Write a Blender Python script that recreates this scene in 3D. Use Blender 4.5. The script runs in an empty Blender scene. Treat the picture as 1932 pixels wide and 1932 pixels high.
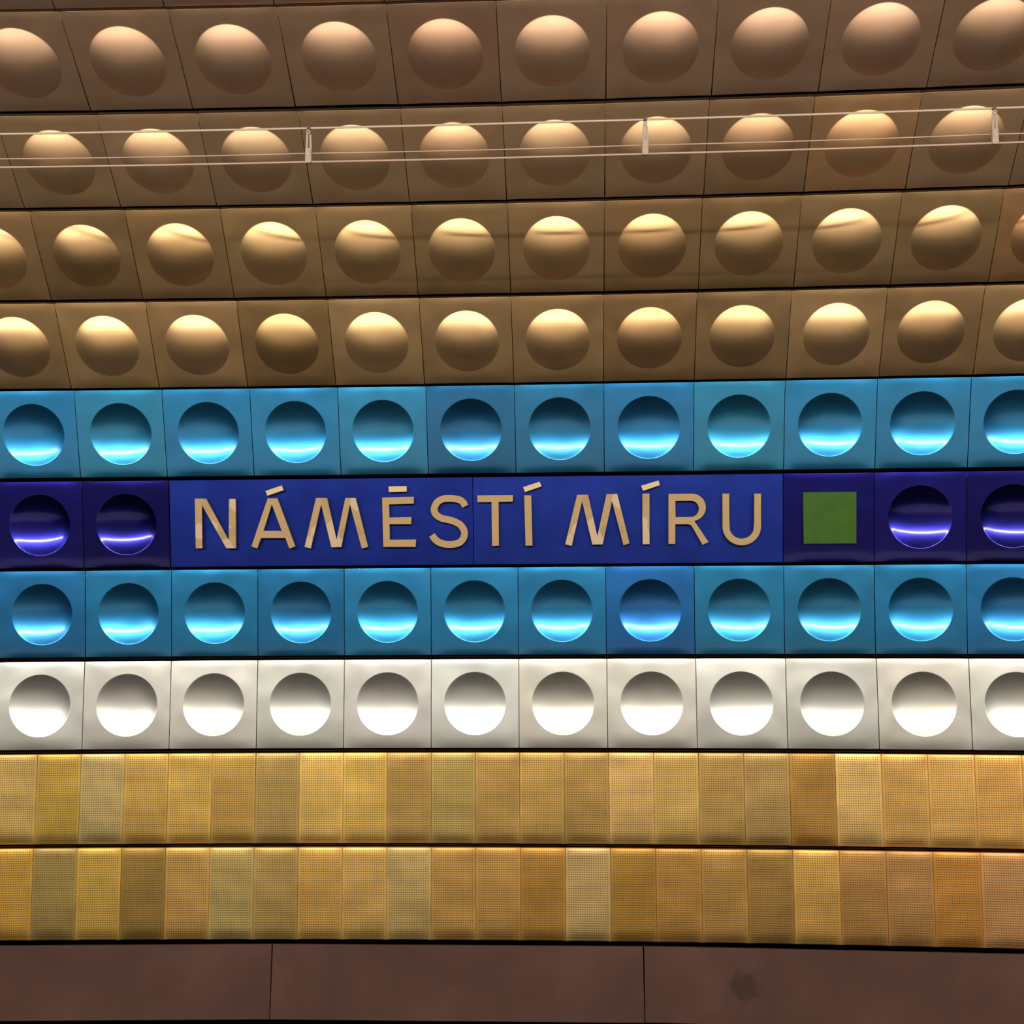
import bpy, bmesh, math, random
from mathutils import Matrix, Vector

# ------------------------------------------------------------------ camera, world, exposure
scene = bpy.context.scene
EYE = 1.6                                   # eye height above the platform
cam_data = bpy.data.cameras.new('camera')
cam_data.sensor_width = 36.0
cam_data.lens = 36.0 * 2227.0 / 1932.0
cam = bpy.data.objects.new('camera', cam_data)
scene.collection.objects.link(cam)
_right = Vector((0.998353874, 0.05652158, -0.009739252))
_fwd = Vector((-0.056524261, 0.998401226, 0.0))
_up = Vector((0.009723681, 0.000550504, 0.999952572))
m = Matrix.Identity(4)
for r_ in range(3):
    m[r_][0], m[r_][1], m[r_][2] = _right[r_], _up[r_], -_fwd[r_]
m[2][3] = EYE
cam.matrix_world = m
scene.camera = cam

world = bpy.data.worlds.new('world')
scene.world = world
world.use_nodes = True
world.node_tree.nodes['Background'].inputs[0].default_value = (0.0, 0.0, 0.0, 1)
world.node_tree.nodes['Background'].inputs[1].default_value = 0.0   # underground

scene.view_settings.view_transform = 'Standard'
scene.view_settings.look = 'None'
scene.view_settings.gamma = 1.0
scene.view_settings.use_curve_mapping = False
scene.view_settings.exposure = 0.0
scene.cycles.use_denoising = True
scene.cycles.use_adaptive_sampling = True
scene.cycles.adaptive_threshold = 0.03
scene.cycles.max_bounces = 4

LAMP_Y, LAMP_Z = 2.05, 1.155 + EYE      # line of fluorescent light over the platform edge
LAMP_AIM, LAMP_W = 40.0, 0.018
LAMP_POWER = 480.0
LAMP_COLOR = (1.0, 0.95, 0.87)
LAMP2_Y, LAMP2_Z, LAMP2_W, LAMP2_POWER = -1.0, 1.45 + EYE, 0.25, 230.0   # second line, over the middle of the platform

# ------------------------------------------------------------------ helpers
rng = random.Random(7)
COL = scene.collection
KAPPA_R = 47.155                            # radius of the gently curving tunnel wall
Y_REF = 5.5


def place(s, y, z):
    """point on the curved wall: arc length s, depth y, height z (relative to the eye)"""
    rho = KAPPA_R - (Y_REF - y)
    th = s / rho
    return Vector((rho * math.sin(th), Y_REF - KAPPA_R + rho * math.cos(th), z + EYE)), th


def link(name, mesh, mat=None, parent=None):
    o = bpy.data.objects.new(name, mesh)
    COL.objects.link(o)
    if mat is not None and mesh is not None and not mesh.materials:
        mesh.materials.append(mat)
    if parent is not None:
        o.parent = parent
    return o


def mesh_from(name, verts, faces, smooth=True):
    me = bpy.data.meshes.new(name)
    me.from_pydata(verts, [], faces)
    me.validate()
    bm = bmesh.new()
    bm.from_mesh(me)
    bmesh.ops.recalc_face_normals(bm, faces=bm.faces)
    bm.to_mesh(me)
    bm.free()
    if smooth:
        me.polygons.foreach_set('use_smooth', [True] * len(me.polygons))
    return me


def structure(o):
    o['kind'] = 'structure'
    return o


# ------------------------------------------------------------------ materials
def nodes_of(name):
    mt = bpy.data.materials.new(name)
    mt.use_nodes = True
    nt = mt.node_tree
    return mt, nt, nt.nodes, nt.links, nt.nodes['Principled BSDF']


def ramp_math(n, l, op, a, b):
    nd = n.new('ShaderNodeMath')
    nd.operation = op
    for i, v in enumerate((a, b)):
        if isinstance(v, (int, float)):
            nd.inputs[i].default_value = v
        elif v is not None:
            l.new(v, nd.inputs[i])
    return nd.outputs[0]


def metal(name, color, rough, coat=0.0, coat_rough=0.2, metallic=1.0, mottling=0.12, dent=0.25, perforated=False, grain=0.03):
    """anodised sheet: the object's own colour tints it, noise gives stains, fine grain and shallow dents"""
    mt, nt, n, l, b = nodes_of(name)
    info = n.new('ShaderNodeObjectInfo')
    tc = n.new('ShaderNodeTexCoord')
    base = n.new('ShaderNodeRGB')
    base.outputs[0].default_value = (*color, 1)
    mul = n.new('ShaderNodeMix'); mul.data_type = 'RGBA'; mul.blend_type = 'MULTIPLY'
    mul.inputs[0].default_value = 1.0
    l.new(base.outputs[0], mul.inputs[6]); l.new(info.outputs['Color'], mul.inputs[7])
    # blotchy staining that differs from sheet to sheet
    nz = n.new('ShaderNodeTexNoise'); nz.noise_dimensions = '4D'
    nz.inputs['Scale'].default_value = 6.0; nz.inputs['Detail'].default_value = 3.0
    l.new(tc.outputs['Object'], nz.inputs['Vector'])
    w = ramp_math(n, l, 'MULTIPLY', info.outputs['Random'], 40.0)
    l.new(w, nz.inputs['W'])
    mr = n.new('ShaderNodeMapRange')
    mr.inputs[1].default_value = 0.3; mr.inputs[2].default_value = 0.7
    mr.inputs[3].default_value = 1.0 - mottling; mr.inputs[4].default_value = 1.0 + mottling
    l.new(nz.outputs[0], mr.inputs[0])
    f = mr.outputs[0]
    sc_ = n.new('ShaderNodeVectorMath'); sc_.operation = 'SCALE'
    l.new(mul.outputs[2], sc_.inputs[0]); l.new(f, sc_.inputs['Scale'])
    out_col = sc_.outputs[0]
    # shallow dents
    dn = n.new('ShaderNodeTexNoise'); dn.noise_dimensions = '4D'
    dn.inputs['Scale'].default_value = 4.5; dn.inputs['Detail'].default_value = 1.0
    l.new(tc.outputs['Object'], dn.inputs['Vector']); l.new(w, dn.inputs['W'])
    bump = n.new('ShaderNodeBump'); bump.inputs['Strength'].default_value = dent; bump.inputs['Distance'].default_value = 0.03
    l.new(dn.outputs[0], bump.inputs['Height'])
    normal = bump.outputs[0]
    if perforated:
        sep = n.new('ShaderNodeSeparateXYZ'); l.new(tc.outputs['Object'], sep.inputs[0])
        d2 = []
        for k, half in ((0, 0.09), (2, 0.19)):
            u = ramp_math(n, l, 'MULTIPLY', sep.outputs[k], 100.0)      # one hole each centimetre
            fr = ramp_math(n, l, 'FRACT', u, None)
            c = ramp_math(n, l, 'SUBTRACT', fr, 0.5)
            d2.append((ramp_math(n, l, 'MULTIPLY', c, c),
                       ramp_math(n, l, 'LESS_THAN', ramp_math(n, l, 'ABSOLUTE', sep.outputs[k], None), half)))
        dist = ramp_math(n, l, 'SQRT', ramp_math(n, l, 'ADD', d2[0][0], d2[1][0]), None)
        hole = n.new('ShaderNodeMapRange'); hole.interpolation_type = 'SMOOTHSTEP'
        hole.inputs[1].default_value = 0.17; hole.inputs[2].default_value = 0.29
        hole.inputs[3].default_value = 1.0; hole.inputs[4].default_value = 0.0
        l.new(dist, hole.inputs[0])
        mask = ramp_math(n, l, 'MULTIPLY', hole.outputs[0], ramp_math(n, l, 'MULTIPLY', d2[0][1], d2[1][1]))
        mx = n.new('ShaderNodeMix'); mx.data_type = 'RGBA'
        l.new(mask, mx.inputs[0]); l.new(out_col, mx.inputs[6]); mx.inputs[7].default_value = (0.16, 0.085, 0.02, 1)
        out_col = mx.outputs[2]
        b2 = n.new('ShaderNodeBump'); b2.invert = True
        b2.inputs['Strength'].default_value = 0.35; b2.inputs['Distance'].default_value = 0.002
        l.new(mask, b2.inputs['Height']); l.new(normal, b2.inputs['Normal'])
        normal = b2.outputs[0]
    l.new(out_col, b.inputs['Base Color'])
    l.new(normal, b.inputs['Normal'])
    b.inputs['Metallic'].default_value = metallic
    b.inputs['Roughness'].default_value = rough
    b.inputs['Coat Weight'].default_value = coat
    b.inputs['Coat Roughness'].default_value = coat_rough
    return mt


def plain(name, color, rough=0.6, metallic=0.0, noise=0.15, scale=8.0, spec=0.5, stain=None):
    mt, nt, n, l, b = nodes_of(name)
    tc = n.new('ShaderNodeTexCoord')
    nz = n.new('ShaderNodeTexNoise'); nz.inputs['Scale'].default_value = scale; nz.inputs['Detail'].default_value = 4.0
    l.new(tc.outputs['Object'], nz.inputs['Vector'])
    cr = n.new('ShaderNodeValToRGB')
    cr.color_ramp.elements[0].position = 0.3; cr.color_ramp.elements[1].position = 0.7
    cr.color_ramp.elements[0].color = (*[c * (1 - noise) for c in color], 1)
    cr.color_ramp.elements[1].color = (*[min(1, c * (1 + noise)) for c in color], 1)
    l.new(nz.outputs[0], cr.inputs[0]); l.new(cr.outputs[0], b.inputs['Base Color'])
    if stain:
        n2 = n.new('ShaderNodeTexNoise'); n2.inputs['Scale'].default_value = 22.0
        l.new(tc.outputs['Object'], n2.inputs['Vector'])
        dv = n.new('ShaderNodeVectorMath'); dv.operation = 'DISTANCE'
        l.new(tc.outputs['Object'], dv.inputs[0]); dv.inputs[1].default_value = stain
        ds = ramp_math(n, l, 'ADD', dv.outputs['Value'], ramp_math(n, l, 'MULTIPLY', n2.outputs[0], 0.11))
        sm = n.new('ShaderNodeMapRange'); sm.interpolation_type = 'SMOOTHSTEP'
        sm.inputs[1].default_value = 0.09; sm.inputs[2].default_value = 0.14; sm.inputs[3].default_value = 0.5; sm.inputs[4].default_value = 0.0
        l.new(ds, sm.inputs[0])
        mx = n.new('ShaderNodeMix'); mx.data_type = 'RGBA'
        l.new(sm.outputs[0], mx.inputs[0]); l.new(cr.outputs[0], mx.inputs[6]); mx.inputs[7].default_value = (0.02, 0.013, 0.008, 1)
        l.new(mx.outputs[2], b.inputs['Base Color'])
    b.inputs['Roughness'].default_value = rough; b.inputs['Metallic'].default_value = metallic
    b.inputs['Specular IOR Level'].default_value = spec
    return mt


M_BRONZE = metal('bronze_anodised_aluminium', (0.68, 0.445, 0.215), 0.395, mottling=0.08)
M_BRONZE_DULL = metal('dull_bronze_anodised_aluminium', (0.68, 0.445, 0.225), 0.45, mottling=0.08)
M_CYAN = metal('light_blue_anodised_aluminium', (0.036, 0.31, 0.66), 0.32, coat=0.8, coat_rough=0.16, mottling=0.08)
M_NAVY = metal('deep_blue_anodised_aluminium', (0.016, 0.016, 0.24), 0.25, coat=0.7, coat_rough=0.11, mottling=0.10)
M_SIGN = metal('sign_blue_sheet', (0.012, 0.024, 0.18), 0.50, coat=0.0, mottling=0.14, dent=0.12)
M_SILVER = metal('silver_anodised_aluminium', (0.80, 0.80, 0.74), 0.38, mottling=0.04)
M_GOLD = metal('gold_perforated_aluminium', (0.76, 0.49, 0.158), 0.52, mottling=0.08, dent=0.35, perforated=True)
M_PLINTH = plain('brown_painted_fibre_cement', (0.082, 0.040, 0.030), 0.8, noise=0.2, scale=3.0, spec=0.2)
M_PLINTH_STAINED = plain('brown_painted_fibre_cement_stained', (0.082, 0.040, 0.030), 0.8, noise=0.2, scale=3.0, spec=0.2, stain=(-0.655, 0.0, 0.0))
M_LINING = plain('dark_tunnel_lining', (0.010, 0.007, 0.006), 0.9, spec=0.1)
M_RAIL = plain('dark_red_brown_rail', (0.016, 0.008, 0.006), 0.8, spec=0.1)
M_CEIL = plain('ceiling_plaster', (0.38, 0.34, 0.29), 0.85, noise=0.05)
M_FLOOR = plain('platform_granite', (0.42, 0.36, 0.30), 0.5, noise=0.15, scale=30)
M_BED = plain('track_bed_concrete', (0.014, 0.012, 0.010), 0.95, spec=0.05)
M_PIER = plain('pier_stone', (0.34, 0.29, 0.24), 0.5, noise=0.12, scale=3)
M_GREEN = plain('green_enamel', (0.036, 0.092, 0.012), 0.7, noise=0.08, scale=20, spec=0.15)
M_WIRE = plain('galvanised_wire', (0.28, 0.205, 0.145), 0.6, 0.0, noise=0.04)
M_CABLE = plain('pale_cable_sheath', (0.25, 0.165, 0.12), 0.7, noise=0.04, spec=0.2)
M_CLIP = plain('pale_grey_plastic', (0.21, 0.155, 0.12), 0.65, noise=0.04, spec=0.2)
M_DARK = plain('black_rubber', (0.02, 0.015, 0.012), 0.6)
M_HOUSING = plain('white_lamp_housing', (0.75, 0.73, 0.68), 0.5, noise=0.02)


def letter_material(name, worn):
    mt, nt, n, l, b = nodes_of(name)
    tc = n.new('ShaderNodeTexCoord')
    vo = n.new('ShaderNodeTexVoronoi'); vo.inputs['Scale'].default_value = 17.0
    l.new(tc.outputs['Object'], vo.inputs['Vector'])
    sepc = n.new('ShaderNodeSeparateColor'); l.new(vo.outputs['Color'], sepc.inputs[0])
    cr = n.new('ShaderNodeValToRGB'); cr.color_ramp.interpolation = 'CONSTANT'
    a = (0.36, 0.235, 0.105, 1)
    cr.color_ramp.elements[0].color = a
    cr.color_ramp.elements[1].position = 0.5; cr.color_ramp.elements[1].color = (0.32, 0.21, 0.10, 1) if worn else a
    e = cr.color_ramp.elements.new(0.72)
    e.color = (0.46, 0.33, 0.22, 1) if worn else (0.37, 0.245, 0.11, 1)
    l.new(sepc.outputs[0], cr.inputs[0]); l.new(cr.outputs[0], b.inputs['Base Color'])
    b.inputs['Roughness'].default_value = 0.55; b.inputs['Metallic'].default_value = 0.25
    return mt


M_ACCENT = plain('pale_accent_enamel', (0.56, 0.40, 0.215), 0.5, noise=0.05)
M_LETTER = letter_material('beige_letter_enamel', False)
M_LETTER_WORN = letter_material('beige_letter_enamel_patched', True)

# ------------------------------------------------------------------ the station shell
# rows of the wall: depth and height (relative to the eye) of the top and bottom edge, and arc position of a seam
ROWS = [
    ('bronze', 3.922, 2.082, 4.236, 1.851, -2.2815),
    ('bronze', 4.2425, 1.8409, 4.5476, 1.5826, -2.2815),
    ('bronze', 4.5674, 1.5731, 4.8430, 1.2815, -2.2822),
    ('bronze', 4.8554, 1.2709, 5.0807, 0.9433, -2.2828),
    ('bronze', 5.0887, 0.9292, 5.2763, 0.5783, -2.2844),
    ('cyan', 5.2859, 0.5674, 5.3583, 0.1787, -2.2831),
    ('navy', 5.3646, 0.1609, 5.3811, -0.2395, -2.2824),
    ('cyan', 5.3890, -0.2532, 5.3817, -0.6512, -2.2810),
    ('silver', 5.3749, -0.6697, 5.3272, -1.0668, -2.2799),
    ('gold', 5.3204, -1.0860, 5.2721, -1.4842, -2.2772),
    ('gold', 5.2633, -1.5003, 5.2181, -1.8986, -2.2748),
]
P = 0.4
HALF_LEN = 6.4
N_ARC = 33

# profile of the lining behind the panels (offset to the back)
prof = []
for i, (_, yt, zt, yb, zb, _x) in enumerate(ROWS):
    ny, nz = (zt - zb), -(yb - yt)          # towards the back
    ln = math.hypot(ny, nz)
    ny, nz = ny / ln, -nz / ln
    for (y, z) in ((yt, zt), (yb, zb)):
        prof.append((y + 0.055 * ny, z + 0.055 * nz))
prof.append((5.31, -1.92))
prof.append((5.24, -2.26))
prof.append((5.42, -2.27))
prof.append((5.42, -2.72))
verts, faces = [], []
for i in range(N_ARC):
    s = -HALF_LEN + 2 * HALF_LEN * i / (N_ARC - 1)
    for (y, z) in prof:
        verts.append(place(s, y, z)[0])
np_ = len(prof)
for i in range(N_ARC - 1):
    for j in range(np_ - 1):
        a = i * np_ + j
        faces.append((a, a + 1, a + np_ + 1, a + np_))
wall = structure(link('wall_back', mesh_from('wall_back', verts, faces, smooth=False), M_LINING))

# vault over track and platform
vault = [(3.92, 2.10), (3.66, 2.30), (3.3, 2.52), (2.8, 2.74), (2.2, 2.9), (1.5, 2.96), (0.6, 2.92), (-0.4, 2.78),
         (-1.4, 2.5), (-2.3, 2.1), (-3.0, 1.6), (-3.5, 1.0)]
verts, faces = [], []
XL = (-8.0, -4.0, 0.0, 4.0, 8.0)
for i, x in enumerate(XL):
    for (y, z) in vault:
        verts.append((x, y - (x * x / (2 * KAPPA_R) if y > 3.0 else 0), z + EYE))
nv = len(vault)
for i in range(len(XL) - 1):
    for j in range(nv - 1):
        a = i * nv + j
        faces.append((a, a + 1, a + nv + 1, a + nv))
ceiling = structure(link('ceiling', mesh_from('ceiling', verts, faces), M_CEIL))


def slab(name, x0, x1, y0, y1, z0, z1, mat, parent=None, bevel=0.0):
    bm = bmesh.new()
    bmesh.ops.create_cube(bm, size=1.0)
    for v in bm.verts:
        v.co = Vector(((x0 + x1) / 2 + v.co.x * (x1 - x0), (y0 + y1) / 2 + v.co.y * (y1 - y0), (z0 + z1) / 2 + v.co.z * (z1 - z0)))
    if bevel:
        bmesh.ops.bevel(bm, geom=bm.edges[:], offset=bevel, segments=2, affect='EDGES')
    me = bpy.data.meshes.new(name)
    bm.to_mesh(me)
    bm.free()
    return link(name, me, mat, parent)


structure(slab('floor', -8, 8, -3.5, 1.9, -1.12, 0.0, M_FLOOR))
structure(slab('trim_1', -8, 8, 1.9, 5.55, -1.22, -1.12, M_BED))        # track bed
structure(slab('trim_2', -8, 8, 1.88, 1.94, -1.12, -0.02, M_BED))        # unseen dark slab added over the platform side to darken the dishes' reflections
structure(slab('wall_front', -8, 8, -3.8, -3.5, -1.12, 2.62, M_PIER))

# ------------------------------------------------------------------ pressed panels
R_DISH = 0.1430
ALPHA = math.radians(26.5)
FILLET = 0.009
SEG = 64
PW, PH = 0.3972, 0.3985


def roll(x, z, w, h, top=0.0013, bottom=0.0050):
    """set-back of a sheet's face near its folded top and bottom edges; the corners stay stiff"""
    d = h / 2 - abs(z)
    L = 0.030 + 0.025 * (z < 0)
    if d >= L:
        return 0.0
    k = max(0.0, 1.0 - abs(2 * x / w) ** 6)
    return (top if z > 0 else bottom) * (0.25 + 0.75 * k) * (1 - d / L) ** 2


def square_pt(a, w, h):
    c, s = math.cos(a), math.sin(a)
    k = 1.0 / max(abs(c) / (w / 2), abs(s) / (h / 2))
    return c * k, s * k


def make_sheet():
    """the flat of a pressed panel: square sheet with a round opening where the dish or dome begins; local -Y is the face"""
    ts = (0.0, 0.25, 0.45, 0.6, 0.7, 0.78, 0.85, 0.91, 0.96, 0.99, 1.0)
    verts, faces = [], []
    for t in ts:
        for k in range(SEG):
            a = 2 * math.pi * k / SEG
            cx, cz = R_DISH * math.cos(a), R_DISH * math.sin(a)
            sx, sz = square_pt(a, PW, PH)
            x, z = cx + (sx - cx) * t, cz + (sz - cz) * t
            verts.append((x, roll(x, z, PW, PH), z))
    for dy, ins in ((0.0012, -0.0007), (0.003, -0.001), (0.026, -0.001)):        # folded edge
        for k in range(SEG):
            a = 2 * math.pi * k / SEG
            sx, sz = square_pt(a, PW, PH)
            verts.append((sx - math.copysign(ins, sx) * (abs(sx) > PW / 2 - 1e-4), roll(sx, sz, PW, PH) + dy,
                          sz - math.copysign(ins, sz) * (abs(sz) > PH / 2 - 1e-4)))
    for i in range(len(ts) + 2):
        for k in range(SEG):
            a, b_ = i * SEG + k, i * SEG + (k + 1) % SEG
            faces.append((a, b_, b_ + SEG, a + SEG))
    return mesh_from('panel_sheet', verts, faces)


def make_cap(sign, r_out, alpha):
    """round pressing; sign +1 = dish (goes back), -1 = dome (stands out)"""
    rf = FILLET * math.sin(alpha)
    r1 = r_out - rf
    rs = r1 / math.sin(alpha)
    depth_f = FILLET * (1 - math.cos(alpha))
    prof_ = []
    for i in range(1, 12):
        a = alpha * i / 11
        prof_.append((rs * math.sin(a), depth_f + rs * (math.cos(a) - math.cos(alpha))))
    for i in range(1, 6):
        a = alpha * (1 - i / 5)
        prof_.append((r_out - FILLET * math.sin(a), FILLET * (1 - math.cos(a))))
    if r_out < R_DISH - 1e-6:
        prof_.append((R_DISH, 0.0))
    verts = [(0, sign * (depth_f + rs * (1 - math.cos(alpha))), 0)]
    faces = []
    for (r, y) in prof_:
        for k in range(SEG):
            a = 2 * math.pi * k / SEG
            verts.append((r * math.cos(a), sign * y, r * math.sin(a)))
    for k in range(SEG):
        faces.append((0, 1 + (k + 1) % SEG, 1 + k))
    for i in range(len(prof_) - 1):
        for k in range(SEG):
            a, b_ = 1 + i * SEG + k, 1 + i * SEG + (k + 1) % SEG
            faces.append((a, b_, b_ + SEG, a + SEG))
    me = bpy.data.meshes.new('pressing')
    me.from_pydata(verts, [], faces)
    me.polygons.foreach_set('use_smooth', [True] * len(me.polygons))
    bm = bmesh.new(); bm.from_mesh(me)
    bmesh.ops.recalc_face_normals(bm, faces=bm.faces)
    c = max(bm.faces, key=lambda f: -f.calc_center_median().xz.length)
    if c.normal.y > 0:
        bmesh.ops.reverse_faces(bm, faces=bm.faces)
    bm.to_mesh(me); bm.free()
    return me


def make_flat(w, h, nx, nz, roll_it=(0.0013, 0.0050)):
    verts, faces = [], []
    xs = [-w / 2, -w / 2 + 0.001] + [-w / 2 + w * i / nx for i in range(1, nx)] + [w / 2 - 0.001, w / 2]
    e = [0.0, 0.001, 0.004, 0.010, 0.018, 0.028, 0.04, 0.055]
    zs = [-h / 2 + v for v in e] + [-h / 2 + 0.055 + (h - 0.11) * i / nz for i in range(1, nz)] + [h / 2 - v for v in reversed(e)]
    for z in zs:
        for x in xs:
            verts.append((x, roll(x, z, w, h, *roll_it) if roll_it else 0.0, z))
    W = len(xs)
    for j in range(len(zs) - 1):
        for i in range(W - 1):
            a = j * W + i
            faces.append((a, a + 1, a + W + 1, a + W))
    H = len(zs)
    ring = [i for i in range(W)] + [j * W + W - 1 for j in range(1, H)] + [(H - 1) * W + i for i in range(W - 2, -1, -1)] + [j * W for j in range(H - 2, 0, -1)]
    prev = ring
    for dy, grow in ((0.0012, 0.0007), (0.003, 0.001), (0.026, 0.001)):
        base = len(verts)
        for idx in ring:
            x, y, z = verts[idx]
            gx = grow if x > w / 2 - 1e-6 else (-grow if x < -w / 2 + 1e-6 else 0)
            gz = grow if z > h / 2 - 1e-6 else (-grow if z < -h / 2 + 1e-6 else 0)
            verts.append((x + gx, y + dy, z + gz))
        cur = list(range(base, base + len(ring)))
        for k in range(len(ring)):
            k2 = (k + 1) % len(ring)
            faces.append((prev[k], prev[k2], cur[k2], cur[k]))
        prev = cur
    return mesh_from('flat_sheet', verts, faces)


def with_mat(me, mat, name):
    c = me.copy()
    c.name = name
    c.materials.clear()
    c.materials.append(mat)
    return c


def fix_front(me):
    """make the face point to local -Y"""
    tot = sum(p.normal.y * p.area for p in me.polygons)
    if tot > 0:
        me.flip_normals()
    return me


SHEET = fix_front(make_sheet())
DISH = make_cap(+1, R_DISH, ALPHA)
DOME = make_cap(-1, 0.1428, math.radians(32.0))
FLAT = fix_front(make_flat(PW, PH, 8, 8))
HALF = fix_front(make_flat(0.1974, PH, 10, 8, (0.0042, 0.0095)))
LONG = fix_front(make_flat(1.3965, PH, 20, 8, roll_it=False))

MATS = {'bronze': M_BRONZE, 'cyan': M_CYAN, 'navy': M_NAVY, 'silver': M_SILVER, 'gold': M_GOLD, 'bronze_dull': M_BRONZE_DULL}
SHEETS = {k: with_mat(SHEET, m_, k + '_sheet') for k, m_ in MATS.items() if k != 'gold'}
CAPS = {k: with_mat(DOME if k.startswith('bronze') else DISH, m_, k + '_pressing') for k, m_ in MATS.items() if k != 'gold'}
FLAT_NAVY = with_mat(FLAT, M_NAVY, 'navy_flat')
HALF_GOLD = with_mat(HALF, M_GOLD, 'gold_flat')


def lin(c):
    c /= 255.0
    return c / 12.92 if c <= 0.04045 else ((c + 0.055) / 1.055) ** 2.4


def tint_from(rgb, ref):
    t = [(lin(a) / lin(b_)) ** 0.85 for a, b_ in zip(rgb, ref)]
    k = min(1.0, 1.24 / t[0])
    return tuple(v * k for v in t) + (1.0,)


# colour of single sheets, where the photograph shows them to differ (index = panel to the left of seam n)
G9 = [(186, 152, 84), (175, 140, 60), (175, 150, 95), (185, 145, 72), (195, 155, 75), (182, 142, 70), (165, 135, 75), (205, 165, 85),
      (205, 165, 80), (168, 132, 70), (165, 140, 76), (168, 132, 70), (172, 136, 70), (165, 130, 68), (195, 155, 90), (186, 150, 80),
      (166, 130, 70), (166, 132, 76), (155, 112, 52), (205, 165, 95), (200, 152, 80), (205, 156, 82), (210, 156, 80), (205, 155, 80)]
G10 = [(182, 136, 56), (135, 110, 60), (185, 146, 66), (125, 96, 46), (165, 125, 65), (155, 130, 76), (150, 120, 66), (170, 130, 66),
       (180, 140, 76), (165, 136, 82), (156, 116, 60), (156, 116, 60), (150, 106, 46), (160, 130, 82), (140, 100, 42), (150, 106, 50),
       (150, 110, 55), (136, 100, 50), (182, 136, 66), (150, 106, 56), (150, 106, 60), (160, 106, 46), (165, 116, 70), (160, 112, 62)]
TINT = {
    5: {0: (.95, 1.0, 1.05), 1: (1.2, 1.12, 1.0), 2: (.95, .97, 1.0), 4: (1.15, 1.08, 1.0), 5: (.8, .70, .76), 6: (.9, .82, .82), 7: (.9, .86, .95), 8: (1.15, 1.08, .95)},
    7: {0: (.9, .84, .95), 3: (.85, .84, .9), 7: (.9, .72, .98), 8: (1.05, 1.0, .95), 9: (1.0, .9, .85), 11: (1.0, .9, 1.0)},
    6: {0: (1.1, 1.1, 1.1), 1: (.9, .85, .85), 10: (1.25, 1.2, 1.15), 11: (1.0, .9, .85)},
    8: {6: (1.03, 1.0, .95), 7: (1.0, .98, .95), 10: (1.02, .98, .94)},
    4: {1: (1.12, 1.12, 1.1), 3: (.78, .76, .7), 4: (1.08, 1.1, 1.1), 7: (.86, .82, .8), 8: (.84, .84, .84), 9: (1.08, 1.08, 1.1), 10: (.92, .9, .9)},
    3: {0: (1.1, 1.08, 1.05), 1: (.86, .85, .84), 2: (1.0, .98, .96), 3: (1.06, 1.08, 1.05), 7: (.92, .88, .85), 11: (1.15, 1.0, .98)},
    2: {3: (.92, .94, .95), 8: (.92, .88, .85), 9: (1.2, 1.1, .98)},
    1: {0: (1.06, 1.04, 1.04), 5: (.95, .9, .9)},
    0: {},
}
ROW_GAIN = {0: (.9, .88, 1.15), 1: (.9, .88, 1.12), 2: (.92, .91, 1.0)}


def panel_matrix(row, s, jitter=1.0):
    kind, yt, zt, yb, zb, x0 = ROWS[row]
    pos, th = place(s, (yt + yb) / 2, (zt + zb) / 2)
    tilt = math.atan2(yb - yt, zt - zb)
    j = lambda a: rng.uniform(-a, a) * jitter
    return (Matrix.Translation(pos) @ Matrix.Rotation(-th + j(0.004), 4, 'Z') @ Matrix.Rotation(tilt + j(0.006), 4, 'X')
            @ Matrix.Translation((0, j(0.0006), 0)))


def add_part(name, me, mw, parent, color=None):
    o = bpy.data.objects.new(name, me)
    COL.objects.link(o)
    o.parent = parent
    o.matrix_world = mw
    o.matrix_parent_inverse = Matrix.Identity(4)
    if color is not None:
        o.color = color
    return o


PANEL_NAME = {'bronze': 'domed_panel', 'cyan': 'dished_panel', 'navy': 'dished_panel', 'silver': 'dished_panel'}
CAP_NAME = {'bronze': 'dome', 'cyan': 'dish', 'navy': 'dish', 'silver': 'dish'}
N0, N1 = -3, 14                              # panel n lies to the left of seam n
sign_matrix = {}
green_matrix = None
for row, (kind, yt, zt, yb, zb, x0) in enumerate(ROWS):
    if kind == 'gold':
        table = G9 if row == 9 else G10
        for i in range(2 * N0, 2 * N1):
            # index 0 of the table is the sheet left of the first seam seen
            s = x0 - 0.2 + (i - 0.5) * 0.2
            rgb = table[i] if 0 <= i < len(table) else table[rng.randrange(len(table))]
            o = add_part('perforated_panel', HALF_GOLD, panel_matrix(row, s, 1.3), wall, tint_from(rgb, (194, 154, 84) if row == 9 else (153, 119, 64)))
        continue
    for n_ in range(N0, N1):
        s = x0 + (n_ - 0.5) * P
        mw = panel_matrix(row, s, 0.35 if row == 6 else 1.0)
        if row == 6 and 2 <= n_ <= 8:
            continue
        if n_ in TINT[row]:
            t = TINT[row][n_]
        else:
            g = rng.uniform(0.95, 1.05)
            t = (g * rng.uniform(.98, 1.02), g, g * rng.uniform(.98, 1.02))
        rg = ROW_GAIN.get(row, (1, 1, 1))
        c = tuple(a * b_ for a, b_ in zip(t, rg)) + (1.0,)
        if row == 6 and n_ == 9:
            o = add_part('flat_panel', FLAT_NAVY, mw, wall, c)
            o['label'] = 'flat deep blue panel behind the green square'
            green_matrix = mw
            continue
        finish = 'bronze_dull' if row <= 2 else kind
        o = add_part(PANEL_NAME[kind], SHEETS[finish], mw, wall, c)
        d = bpy.data.objects.new(CAP_NAME[kind], CAPS[finish])
        COL.objects.link(d)
        d.parent = o
        d.color = c

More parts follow.
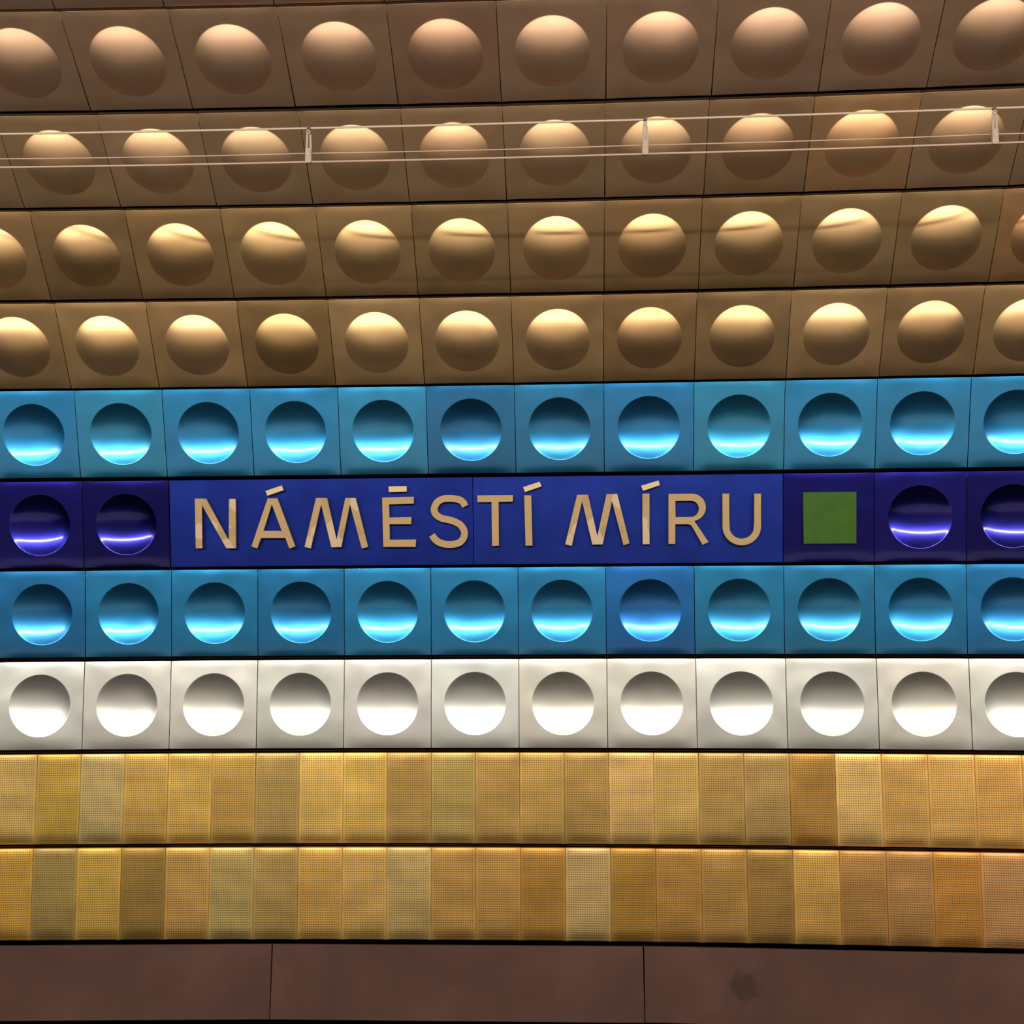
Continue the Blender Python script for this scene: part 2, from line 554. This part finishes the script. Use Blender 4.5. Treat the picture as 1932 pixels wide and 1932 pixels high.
# plinth of long brown boards
PL = [(5.226, -1.926), (5.160, -2.232)]
seams = (-4.70, -3.04, -1.388, 0.266, 2.45, 4.10)
for i in range(len(seams) - 1):
    a, b_ = seams[i], seams[i + 1]
    w = b_ - a - 0.006
    h = math.hypot(PL[0][0] - PL[1][0], PL[0][1] - PL[1][1])
    me = with_mat(fix_front(make_flat(w, h, 24, 6, roll_it=False)), M_PLINTH_STAINED if i == 3 else M_PLINTH, 'plinth_board')
    pos, th = place((a + b_) / 2, (PL[0][0] + PL[1][0]) / 2, (PL[0][1] + PL[1][1]) / 2)
    tilt = math.atan2(PL[1][0] - PL[0][0], PL[0][1] - PL[1][1])
    add_part('plinth_board', me, Matrix.Translation(pos) @ Matrix.Rotation(-th, 4, 'Z') @ Matrix.Rotation(tilt, 4, 'X'), wall)

# thin rails in the joints between the rows
for row in range(len(ROWS) - 1):
    y = (ROWS[row][3] + ROWS[row + 1][1]) / 2
    z = (ROWS[row][4] + ROWS[row + 1][2]) / 2
    verts, faces = [], []
    tb = math.atan2(ROWS[row][3] - ROWS[row][1], ROWS[row][2] - ROWS[row][4])
    for i in range(N_ARC):
        s = -HALF_LEN + 2 * HALF_LEN * i / (N_ARC - 1)
        for dy, dz in ((0.030, 0.004), (0.028, 0.0), (0.030, -0.004), (0.05, -0.004), (0.05, 0.004)):
            yy = y + dy * math.cos(tb) - dz * math.sin(tb)
            zz = z + dy * math.sin(tb) + dz * math.cos(tb)
            verts.append(place(s, yy, zz)[0])
    for i in range(N_ARC - 1):
        for j in range(5):
            a, b_ = i * 5 + j, i * 5 + (j + 1) % 5
            faces.append((a, b_, b_ + 5, a + 5))
    link('joint_rail', mesh_from('joint_rail', verts, faces, smooth=False), M_RAIL, wall)

# ------------------------------------------------------------------ station name sign
LETTERS = {
    'N': [(-1.2746, 0.1155), (-1.2229, 0.115), (-1.1212, -0.0804), (-1.1172, 0.1128), (-1.087, 0.1125), (-1.0888, -0.1143), (-1.1341, -0.1138), (-1.2421, 0.0857), (-1.2447, -0.1128), (-1.2755, -0.1126)] ,
    'A': [(-0.9384, 0.1133), (-0.8943, 0.1128), (-0.8148, -0.108), (-0.8429, -0.1176), (-0.8606, -0.0694), (-0.9721, -0.0684), (-0.9905, -0.1163), (-1.0182, -0.1062)] ,
    'Ah': [(-0.9198, 0.0854), (-0.8762, -0.0363), (-0.9622, -0.0355)] ,
    'Aa': [(-0.9482, 0.1474), (-0.8734, 0.1714), (-0.8645, 0.15), (-0.9393, 0.1248)] ,
    'M': [(-0.7162, 0.1133), (-0.6658, 0.1128), (-0.6251, -0.082), (-0.5818, 0.112), (-0.5349, 0.1115), (-0.4801, -0.1133), (-0.5104, -0.1205), (-0.5609, 0.0818), (-0.6036, -0.1139), (-0.65, -0.1135), (-0.693, 0.0831), (-0.7436, -0.1185), (-0.7731, -0.1107)] ,
    'E': [(-0.4129, 0.1119), (-0.2682, 0.1139), (-0.2686, 0.0824), (-0.3817, 0.08), (-0.3816, 0.02), (-0.2806, 0.0215), (-0.2811, -0.011), (-0.3811, -0.0101), (-0.3817, -0.0818), (-0.261, -0.0813), (-0.2625, -0.1154), (-0.4114, -0.1141)] ,
    'Ea': [(-0.3829, 0.1625), (-0.3006, 0.1627), (-0.2999, 0.1377), (-0.3823, 0.1365)] ,
    'S': [(-0.0338, 0.0681), (-0.0445, 0.0866), (-0.0644, 0.0993), (-0.1044, 0.1047), (-0.1395, 0.1011), (-0.1632, 0.0853), (-0.1757, 0.058), (-0.169, 0.0329), (-0.1432, 0.0152), (-0.1132, 0.0079), (-0.0833, -0.0014), (-0.0559, -0.0181), (-0.0398, -0.0458), (-0.0416, -0.0707), (-0.057, -0.0931), (-0.0822, -0.1034), (-0.1123, -0.1057), (-0.1448, -0.0999), (-0.1697, -0.0856), (-0.1879, -0.0614)] ,
    'T': [(0.0219, 0.1174), (0.1846, 0.1167), (0.1842, 0.0868), (0.1194, 0.086), (0.1185, -0.1131), (0.0864, -0.1138), (0.0864, 0.0858), (0.0225, 0.086)] ,
    'I1': [(0.2359, 0.1151), (0.2678, 0.1148), (0.2712, -0.1134), (0.2388, -0.1141)] ,
    'I1a': [(0.2313, 0.1525), (0.3067, 0.1765), (0.316, 0.1551), (0.239, 0.1295)] ,
    'M2': [(0.4753, 0.1148), (0.5249, 0.1154), (0.5653, -0.0751), (0.608, 0.1168), (0.6563, 0.1175), (0.7106, -0.1066), (0.6821, -0.1161), (0.6327, 0.0841), (0.5889, -0.1113), (0.5416, -0.111), (0.4979, 0.0855), (0.4491, -0.1171), (0.4189, -0.1088)] ,
    'I2': [(0.7691, 0.1174), (0.8008, 0.1176), (0.8002, -0.1119), (0.7685, -0.1116)] ,
    'I2a': [(0.7637, 0.1527), (0.8425, 0.1757), (0.848, 0.1546), (0.7726, 0.1293)] ,
    'R': [(0.8867, 0.1161), (0.991, 0.115), (1.0163, 0.1102), (1.0387, 0.0941), (1.0509, 0.0713), (1.053, 0.0514), (1.0467, 0.0259), (1.0297, 0.0045), (0.9986, -0.0088), (1.0645, -0.1038), (1.0363, -0.1172), (0.9956, -0.0418), (0.9861, -0.0275), (0.9732, -0.0228), (0.9162, -0.0223), (0.9156, -0.1117), (0.884, -0.1114)] ,
    'Rh': [(0.9175, 0.0834), (0.9879, 0.0827), (1.0076, 0.0774), (1.0193, 0.0631), (1.0215, 0.046), (1.0157, 0.0262), (1.0016, 0.0133), (0.9847, 0.0095), (0.917, 0.0101)] ,
    'U': [(1.1269, 0.1135), (1.1572, 0.1132), (1.1564, -0.0375), (1.1614, -0.0603), (1.1753, -0.0774), (1.1949, -0.0861), (1.2128, -0.0879), (1.2341, -0.0847), (1.2521, -0.0752), (1.2633, -0.0583), (1.2662, -0.0385), (1.268, 0.112), (1.2987, 0.1117), (1.2963, -0.0444), (1.2901, -0.0727), (1.2743, -0.0981), (1.2452, -0.1148), (1.2115, -0.1197), (1.1779, -0.1143), (1.15, -0.0971), (1.1321, -0.0714), (1.1261, -0.0429)] ,
    'green': [(1.4857, 0.1167), (1.718, 0.1158), (1.7177, -0.115), (1.4851, -0.1148)] ,
}

x0_sign = ROWS[6][5] + 4.5 * P
base_m = panel_matrix(6, x0_sign, 0.0)
sign = bpy.data.objects.new('station_sign', None)
COL.objects.link(sign)
sign.matrix_world = base_m
sign['label'] = 'dark blue station name sign with raised beige letters reading NÁMĚSTÍ MÍRU'
sign['category'] = 'sign'
LONG_M = with_mat(LONG, M_SIGN, 'sign_sheet')
SIGN_M = {}
for k in (-1, 1):
    mw = panel_matrix(6, x0_sign + k * 0.7, 0.0)
    lm = base_m.inverted() @ mw
    o = bpy.data.objects.new('sign_board', LONG_M)
    COL.objects.link(o)
    o.parent = sign
    o.matrix_local = lm
    o.color = (0.92, 0.92, 0.95, 1) if k < 0 else (1.06, 1.06, 1.02, 1)
    SIGN_M[k] = lm


def catmull(pts, sub=5):
    out = []
    for i in range(len(pts) - 1):
        p0 = Vector(pts[max(i - 1, 0)]); p1 = Vector(pts[i]); p2 = Vector(pts[i + 1]); p3 = Vector(pts[min(i + 2, len(pts) - 1)])
        for k in range(sub):
            t = k / sub
            out.append(0.5 * ((2 * p1) + (-p0 + p2) * t + (2 * p0 - 5 * p1 + 4 * p2 - p3) * t * t + (-p0 + 3 * p1 - 3 * p2 + p3) * t ** 3))
    out.append(Vector(pts[-1]))
    return out


def stroke(pts, w):
    c = catmull(pts)
    le, ri = [], []
    for i, q in enumerate(c):
        d = (c[min(i + 1, len(c) - 1)] - c[max(i - 1, 0)]).normalized()
        nn = Vector((-d.y, d.x))
        le.append(tuple(q + nn * w / 2)); ri.append(tuple(q - nn * w / 2))
    return le + ri[::-1]


def extruded(name, loops, y_front, depth, mat, bevel=0.0012):
    """filled outline in local XZ, extruded towards the wall; front face at local y_front"""
    cu = bpy.data.curves.new(name, 'CURVE')
    cu.dimensions = '2D'
    cu.fill_mode = 'BOTH'
    cu.extrude = depth / 2 - bevel
    cu.bevel_depth = bevel
    cu.bevel_resolution = 1
    cu.offset = -bevel
    for loop in loops:
        sp = cu.splines.new('POLY')
        sp.points.add(len(loop) - 1)
        for p_, (x, z) in zip(sp.points, loop):
            p_.co = (x, z, 0, 1)
        sp.use_cyclic_u = True
    tmp = bpy.data.objects.new('tmp', cu)
    COL.objects.link(tmp)
    bpy.context.view_layer.update()
    me = bpy.data.meshes.new_from_object(tmp.evaluated_get(bpy.context.evaluated_depsgraph_get()))
    bpy.data.objects.remove(tmp)
    bpy.data.curves.remove(cu)
    me.transform(Matrix.Rotation(math.radians(90), 4, 'X'))
    me.transform(Matrix.Translation((0, y_front + depth / 2, 0)))
    me.name = name
    me.materials.clear()
    me.materials.append(mat)
    return me


LETTER_DEPTH, STANDOFF = 0.017, 0.006


def add_letter(loops, ch, worn=False, accent=None):
    cx = sum(p_[0] for p_ in loops[0]) / len(loops[0])
    k = -1 if cx < 0 else 1
    off = -k * 0.7                            # shift into the board's own frame
    mat = M_LETTER_WORN if worn else M_LETTER
    sh = lambda lp, dx: [(x - dx, z) for x, z in lp]
    me = extruded('letter', [sh(lp, cx) for lp in loops], -STANDOFF - LETTER_DEPTH, LETTER_DEPTH, mat)
    o = bpy.data.objects.new('letter', me)
    COL.objects.link(o)
    o.parent = sign
    o.matrix_local = SIGN_M[k] @ Matrix.Translation((cx + off, 0, 0))
    o['label'] = 'raised beige letter ' + ch
    pins = []
    if accent:
        me = extruded('accent', [sh(accent, cx)], -STANDOFF - LETTER_DEPTH, LETTER_DEPTH, M_ACCENT)
        a = bpy.data.objects.new('accent', me)
        COL.objects.link(a)
        a.parent = o
        a.rotation_euler.x = 0.0
    return o


LT = LETTERS
add_letter([LT['N']], 'N', True)
add_letter([LT['A'], LT['Ah']], 'A with a slanted accent', False, LT['Aa'])
add_letter([LT['M']], 'M, patched, left of E', True)
add_letter([LT['E']], 'E with a straight bar above', False, LT['Ea'])
add_letter([stroke(LT['S'], 0.0315)], 'S')
add_letter([LT['T']], 'T')
add_letter([LT['I1']], 'I with a slanted accent right of T', False, LT['I1a'])
add_letter([LT['M2']], 'M starting the second word', True)
add_letter([LT['I2']], 'I with a slanted accent left of R', True, LT['I2a'])
ARC = lambda cx, cz, r, a0, a1, k: [(cx + r * math.cos(math.radians(a0 + (a1 - a0) * i / k)), cz + r * math.sin(math.radians(a0 + (a1 - a0) * i / k))) for i in range(k + 1)]
R_OUT = [(0.8867, 0.115)] + ARC(0.991, 0.053, 0.062, 90, -80, 18) + LT['R'][9:]
R_HOLE = [(0.9172, 0.083)] + ARC(0.985, 0.0464, 0.0366, 90, -90, 16) + [(0.917, 0.0098)]
add_letter([R_OUT, R_HOLE], 'R')
U_LINE = [(1.1420, 0.1133), (1.1420, 0.02)] + ARC(1.2124, -0.0345, 0.0704, 180, 360, 18) + [(1.2828, 0.02), (1.2834, 0.1118)]
add_letter([stroke(U_LINE, 0.0304)], 'U')

# green line marker on the flat blue panel
gx = x0_sign + 1.6015
gm = panel_matrix(6, gx, 0.0)
me = extruded('green_square', [[(-0.1162, 0.1155), (0.1162, 0.1155), (0.1162, -0.1155), (-0.1162, -0.1155)]], -0.021, 0.020, M_GREEN, bevel=0.002)
g = link('green_square', me)
g.matrix_world = gm
g['label'] = 'raised plain green square on the blue panel right of the station name'
g['category'] = 'line marker'

# ------------------------------------------------------------------ wires and hangers in front of the wall
WY = 3.5


def tube(name, pts, rad, mat, seg=8, parent=None):
    verts, faces = [], []
    for i, q in enumerate(pts):
        for k in range(seg):
            a = 2 * math.pi * k / seg
            verts.append((q[0], q[1] + rad * math.cos(a), q[2] + rad * math.sin(a)))
    for i in range(len(pts) - 1):
        for k in range(seg):
            a, b_ = i * seg + k, i * seg + (k + 1) % seg
            faces.append((a, b_, b_ + seg, a + seg))
    faces.append(tuple(range(seg)))
    faces.append(tuple(range((len(pts) - 1) * seg, len(pts) * seg)))
    return link(name, mesh_from(name, verts, faces), mat, parent)


HANG = [-1.80, -0.797, 0.2065, 1.2145, 2.22]


def line_z(x, z0):
    return z0 + 0.0034 * (x - 0.1) ** 2


def wire(name, z0, rad, mat, label, sag=0.0, dy=0.0):
    pts = []
    for i in range(97):
        x = -4.8 + 9.6 * i / 96
        ph = (x - HANG[0]) / 1.0045
        fr = ph - math.floor(ph)
        pts.append((x, WY + dy, line_z(x, z0) + EYE - sag * 4 * fr * (1 - fr)))
    o = tube(name, pts, rad, mat)
    o['label'] = label
    o['category'] = 'wire'
    return o


Z_TOP, Z_MID, Z_LOW = 1.154, 1.080, 1.053
wire('messenger_wire', Z_TOP, 0.0033, M_WIRE, 'upper and thickest pale wire strung in front of the domed panels')
wire('cable', Z_MID, 0.0020, M_CABLE, 'thin pinkish cable, middle of the three wires', 0.002, 0.004)
wire('cable', Z_LOW, 0.0030, M_CABLE, 'pale cable, lowest of the three wires', 0.001)

HL = {1: 'pale hanger clip on the wires, left of the picture middle', 2: 'pale hanger clip on the wires, nearest the picture middle',
      3: 'pale hanger clip on the wires at the far right',
      0: 'pale hanger clip on the wires beyond the left edge', 4: 'pale hanger clip on the wires beyond the right edge'}


def box_mesh(name, w, d, h, mat, bevel=0.001, cx=0, cy=0, cz=0, taper=0.0):
    bm = bmesh.new()
    bmesh.ops.create_cube(bm, size=1.0)
    for v in bm.verts:
        v.co = Vector((v.co.x * w, v.co.y * d, v.co.z * h))
    bmesh.ops.bevel(bm, geom=bm.edges[:], offset=bevel, segments=2, affect='EDGES')
    for v in bm.verts:
        v.co += Vector((cx + taper * v.co.z, cy, cz))
    me = bpy.data.meshes.new(name)
    bm.to_mesh(me)
    bm.free()
    me.materials.append(mat)
    return me


def ring_mesh(name, r0, r1, d, cz, mat, seg=20, y0=-0.006):
    verts, faces = [], []
    for (r, y) in ((r0, y0), (r1, y0), (r1, y0 + d), (r0, y0 + d)):
        for k in range(seg):
            a = 2 * math.pi * k / seg
            verts.append((r * math.cos(a), y, cz + r * math.sin(a)))
    for i in range(4):
        for k in range(seg):
            a, b_ = i * seg + k, i * seg + (k + 1) % seg
            c, d_ = ((i + 1) % 4) * seg + (k + 1) % seg, ((i + 1) % 4) * seg + k
            faces.append((a, b_, c, d_))
    me = mesh_from(name, verts, faces, smooth=False)
    me.materials.append(mat)
    return me


# parts hang below the upper wire (local origin on the wire)
H_MESH = [
    ('clamp', box_mesh('clamp', 0.010, 0.012, 0.012, M_DARK, 0.0015, cz=0.001)),
    ('washer', ring_mesh('washer', 0.0028, 0.0066, 0.004, -0.0125, M_CLIP)),
    ('strap', box_mesh('strap', 0.0064, 0.003, 0.046, M_CLIP, 0.0006, cx=-0.0045, cy=-0.002, cz=-0.041, taper=0.02)),
    ('strap', box_mesh('strap', 0.0064, 0.003, 0.046, M_CLIP, 0.0006, cx=0.0053, cy=0.001, cz=-0.041, taper=-0.04)),
    ('block', box_mesh('block', 0.0185, 0.014, 0.044, M_CLIP, 0.0014, cz=-0.083)),
    ('bolt', ring_mesh('bolt', 0.0012, 0.0036, 0.003, -0.081, M_WIRE, 12, y0=-0.0092)),
]
for i, x in enumerate(HANG):
    h = bpy.data.objects.new('cable_hanger', None)
    COL.objects.link(h)
    h.location = (x, WY, line_z(x, Z_TOP) + EYE)
    h.rotation_euler = (0, rng.uniform(-0.02, 0.02), rng.uniform(-0.1, 0.1))
    idx = i
    h['category'] = 'hanger'
    h['group'] = 'hangers on the wires'
    h['label'] = HL[idx]
    for nm, me in H_MESH:
        p_ = bpy.data.objects.new(nm, me)
        COL.objects.link(p_)
        p_.parent = h

# ------------------------------------------------------------------ line lamps above the platform
def line_lamp(y, z, aim, width, power, label, rod, spread=180.0):
    lamp = bpy.data.objects.new('line_lamp', None)
    COL.objects.link(lamp)
    lamp.location = (0, y, z)
    lamp['category'] = 'lamp'
    lamp['label'] = label
    lr = math.radians(aim)
    hs = slab('housing', -7.5, 7.5, -width / 2 - 0.02, width / 2 + 0.02, 0.004, 0.06, M_HOUSING, lamp, 0.004)
    hs.rotation_euler.x = lr
    for k in range(6):
        rd = slab('hanging_rod', -0.006, 0.006, -0.006, 0.006, 0.03, rod, M_HOUSING, lamp)
        rd.location = (-6.25 + 2.5 * k, -0.03 if aim else 0.0, 0)
    ld = bpy.data.lights.new('lamp_light', 'AREA')
    ld.shape = 'RECTANGLE'
    ld.size = 15.0
    ld.size_y = width
    ld.energy = power
    ld.color = LAMP_COLOR
    ld.spread = math.radians(spread)
    lo = bpy.data.objects.new('lamp_light', ld)
    COL.objects.link(lo)
    lo.parent = lamp
    lo.rotation_euler.x = lr


line_lamp(LAMP_Y, LAMP_Z, LAMP_AIM, LAMP_W, LAMP_POWER, 'long slim line lamp hung above the platform edge, facing the panelled wall', 1.76)
line_lamp(LAMP2_Y, LAMP2_Z, 0.0, LAMP2_W, LAMP2_POWER, 'long wide line lamp hung over the middle of the platform, facing down', 1.33, spread=100.0)
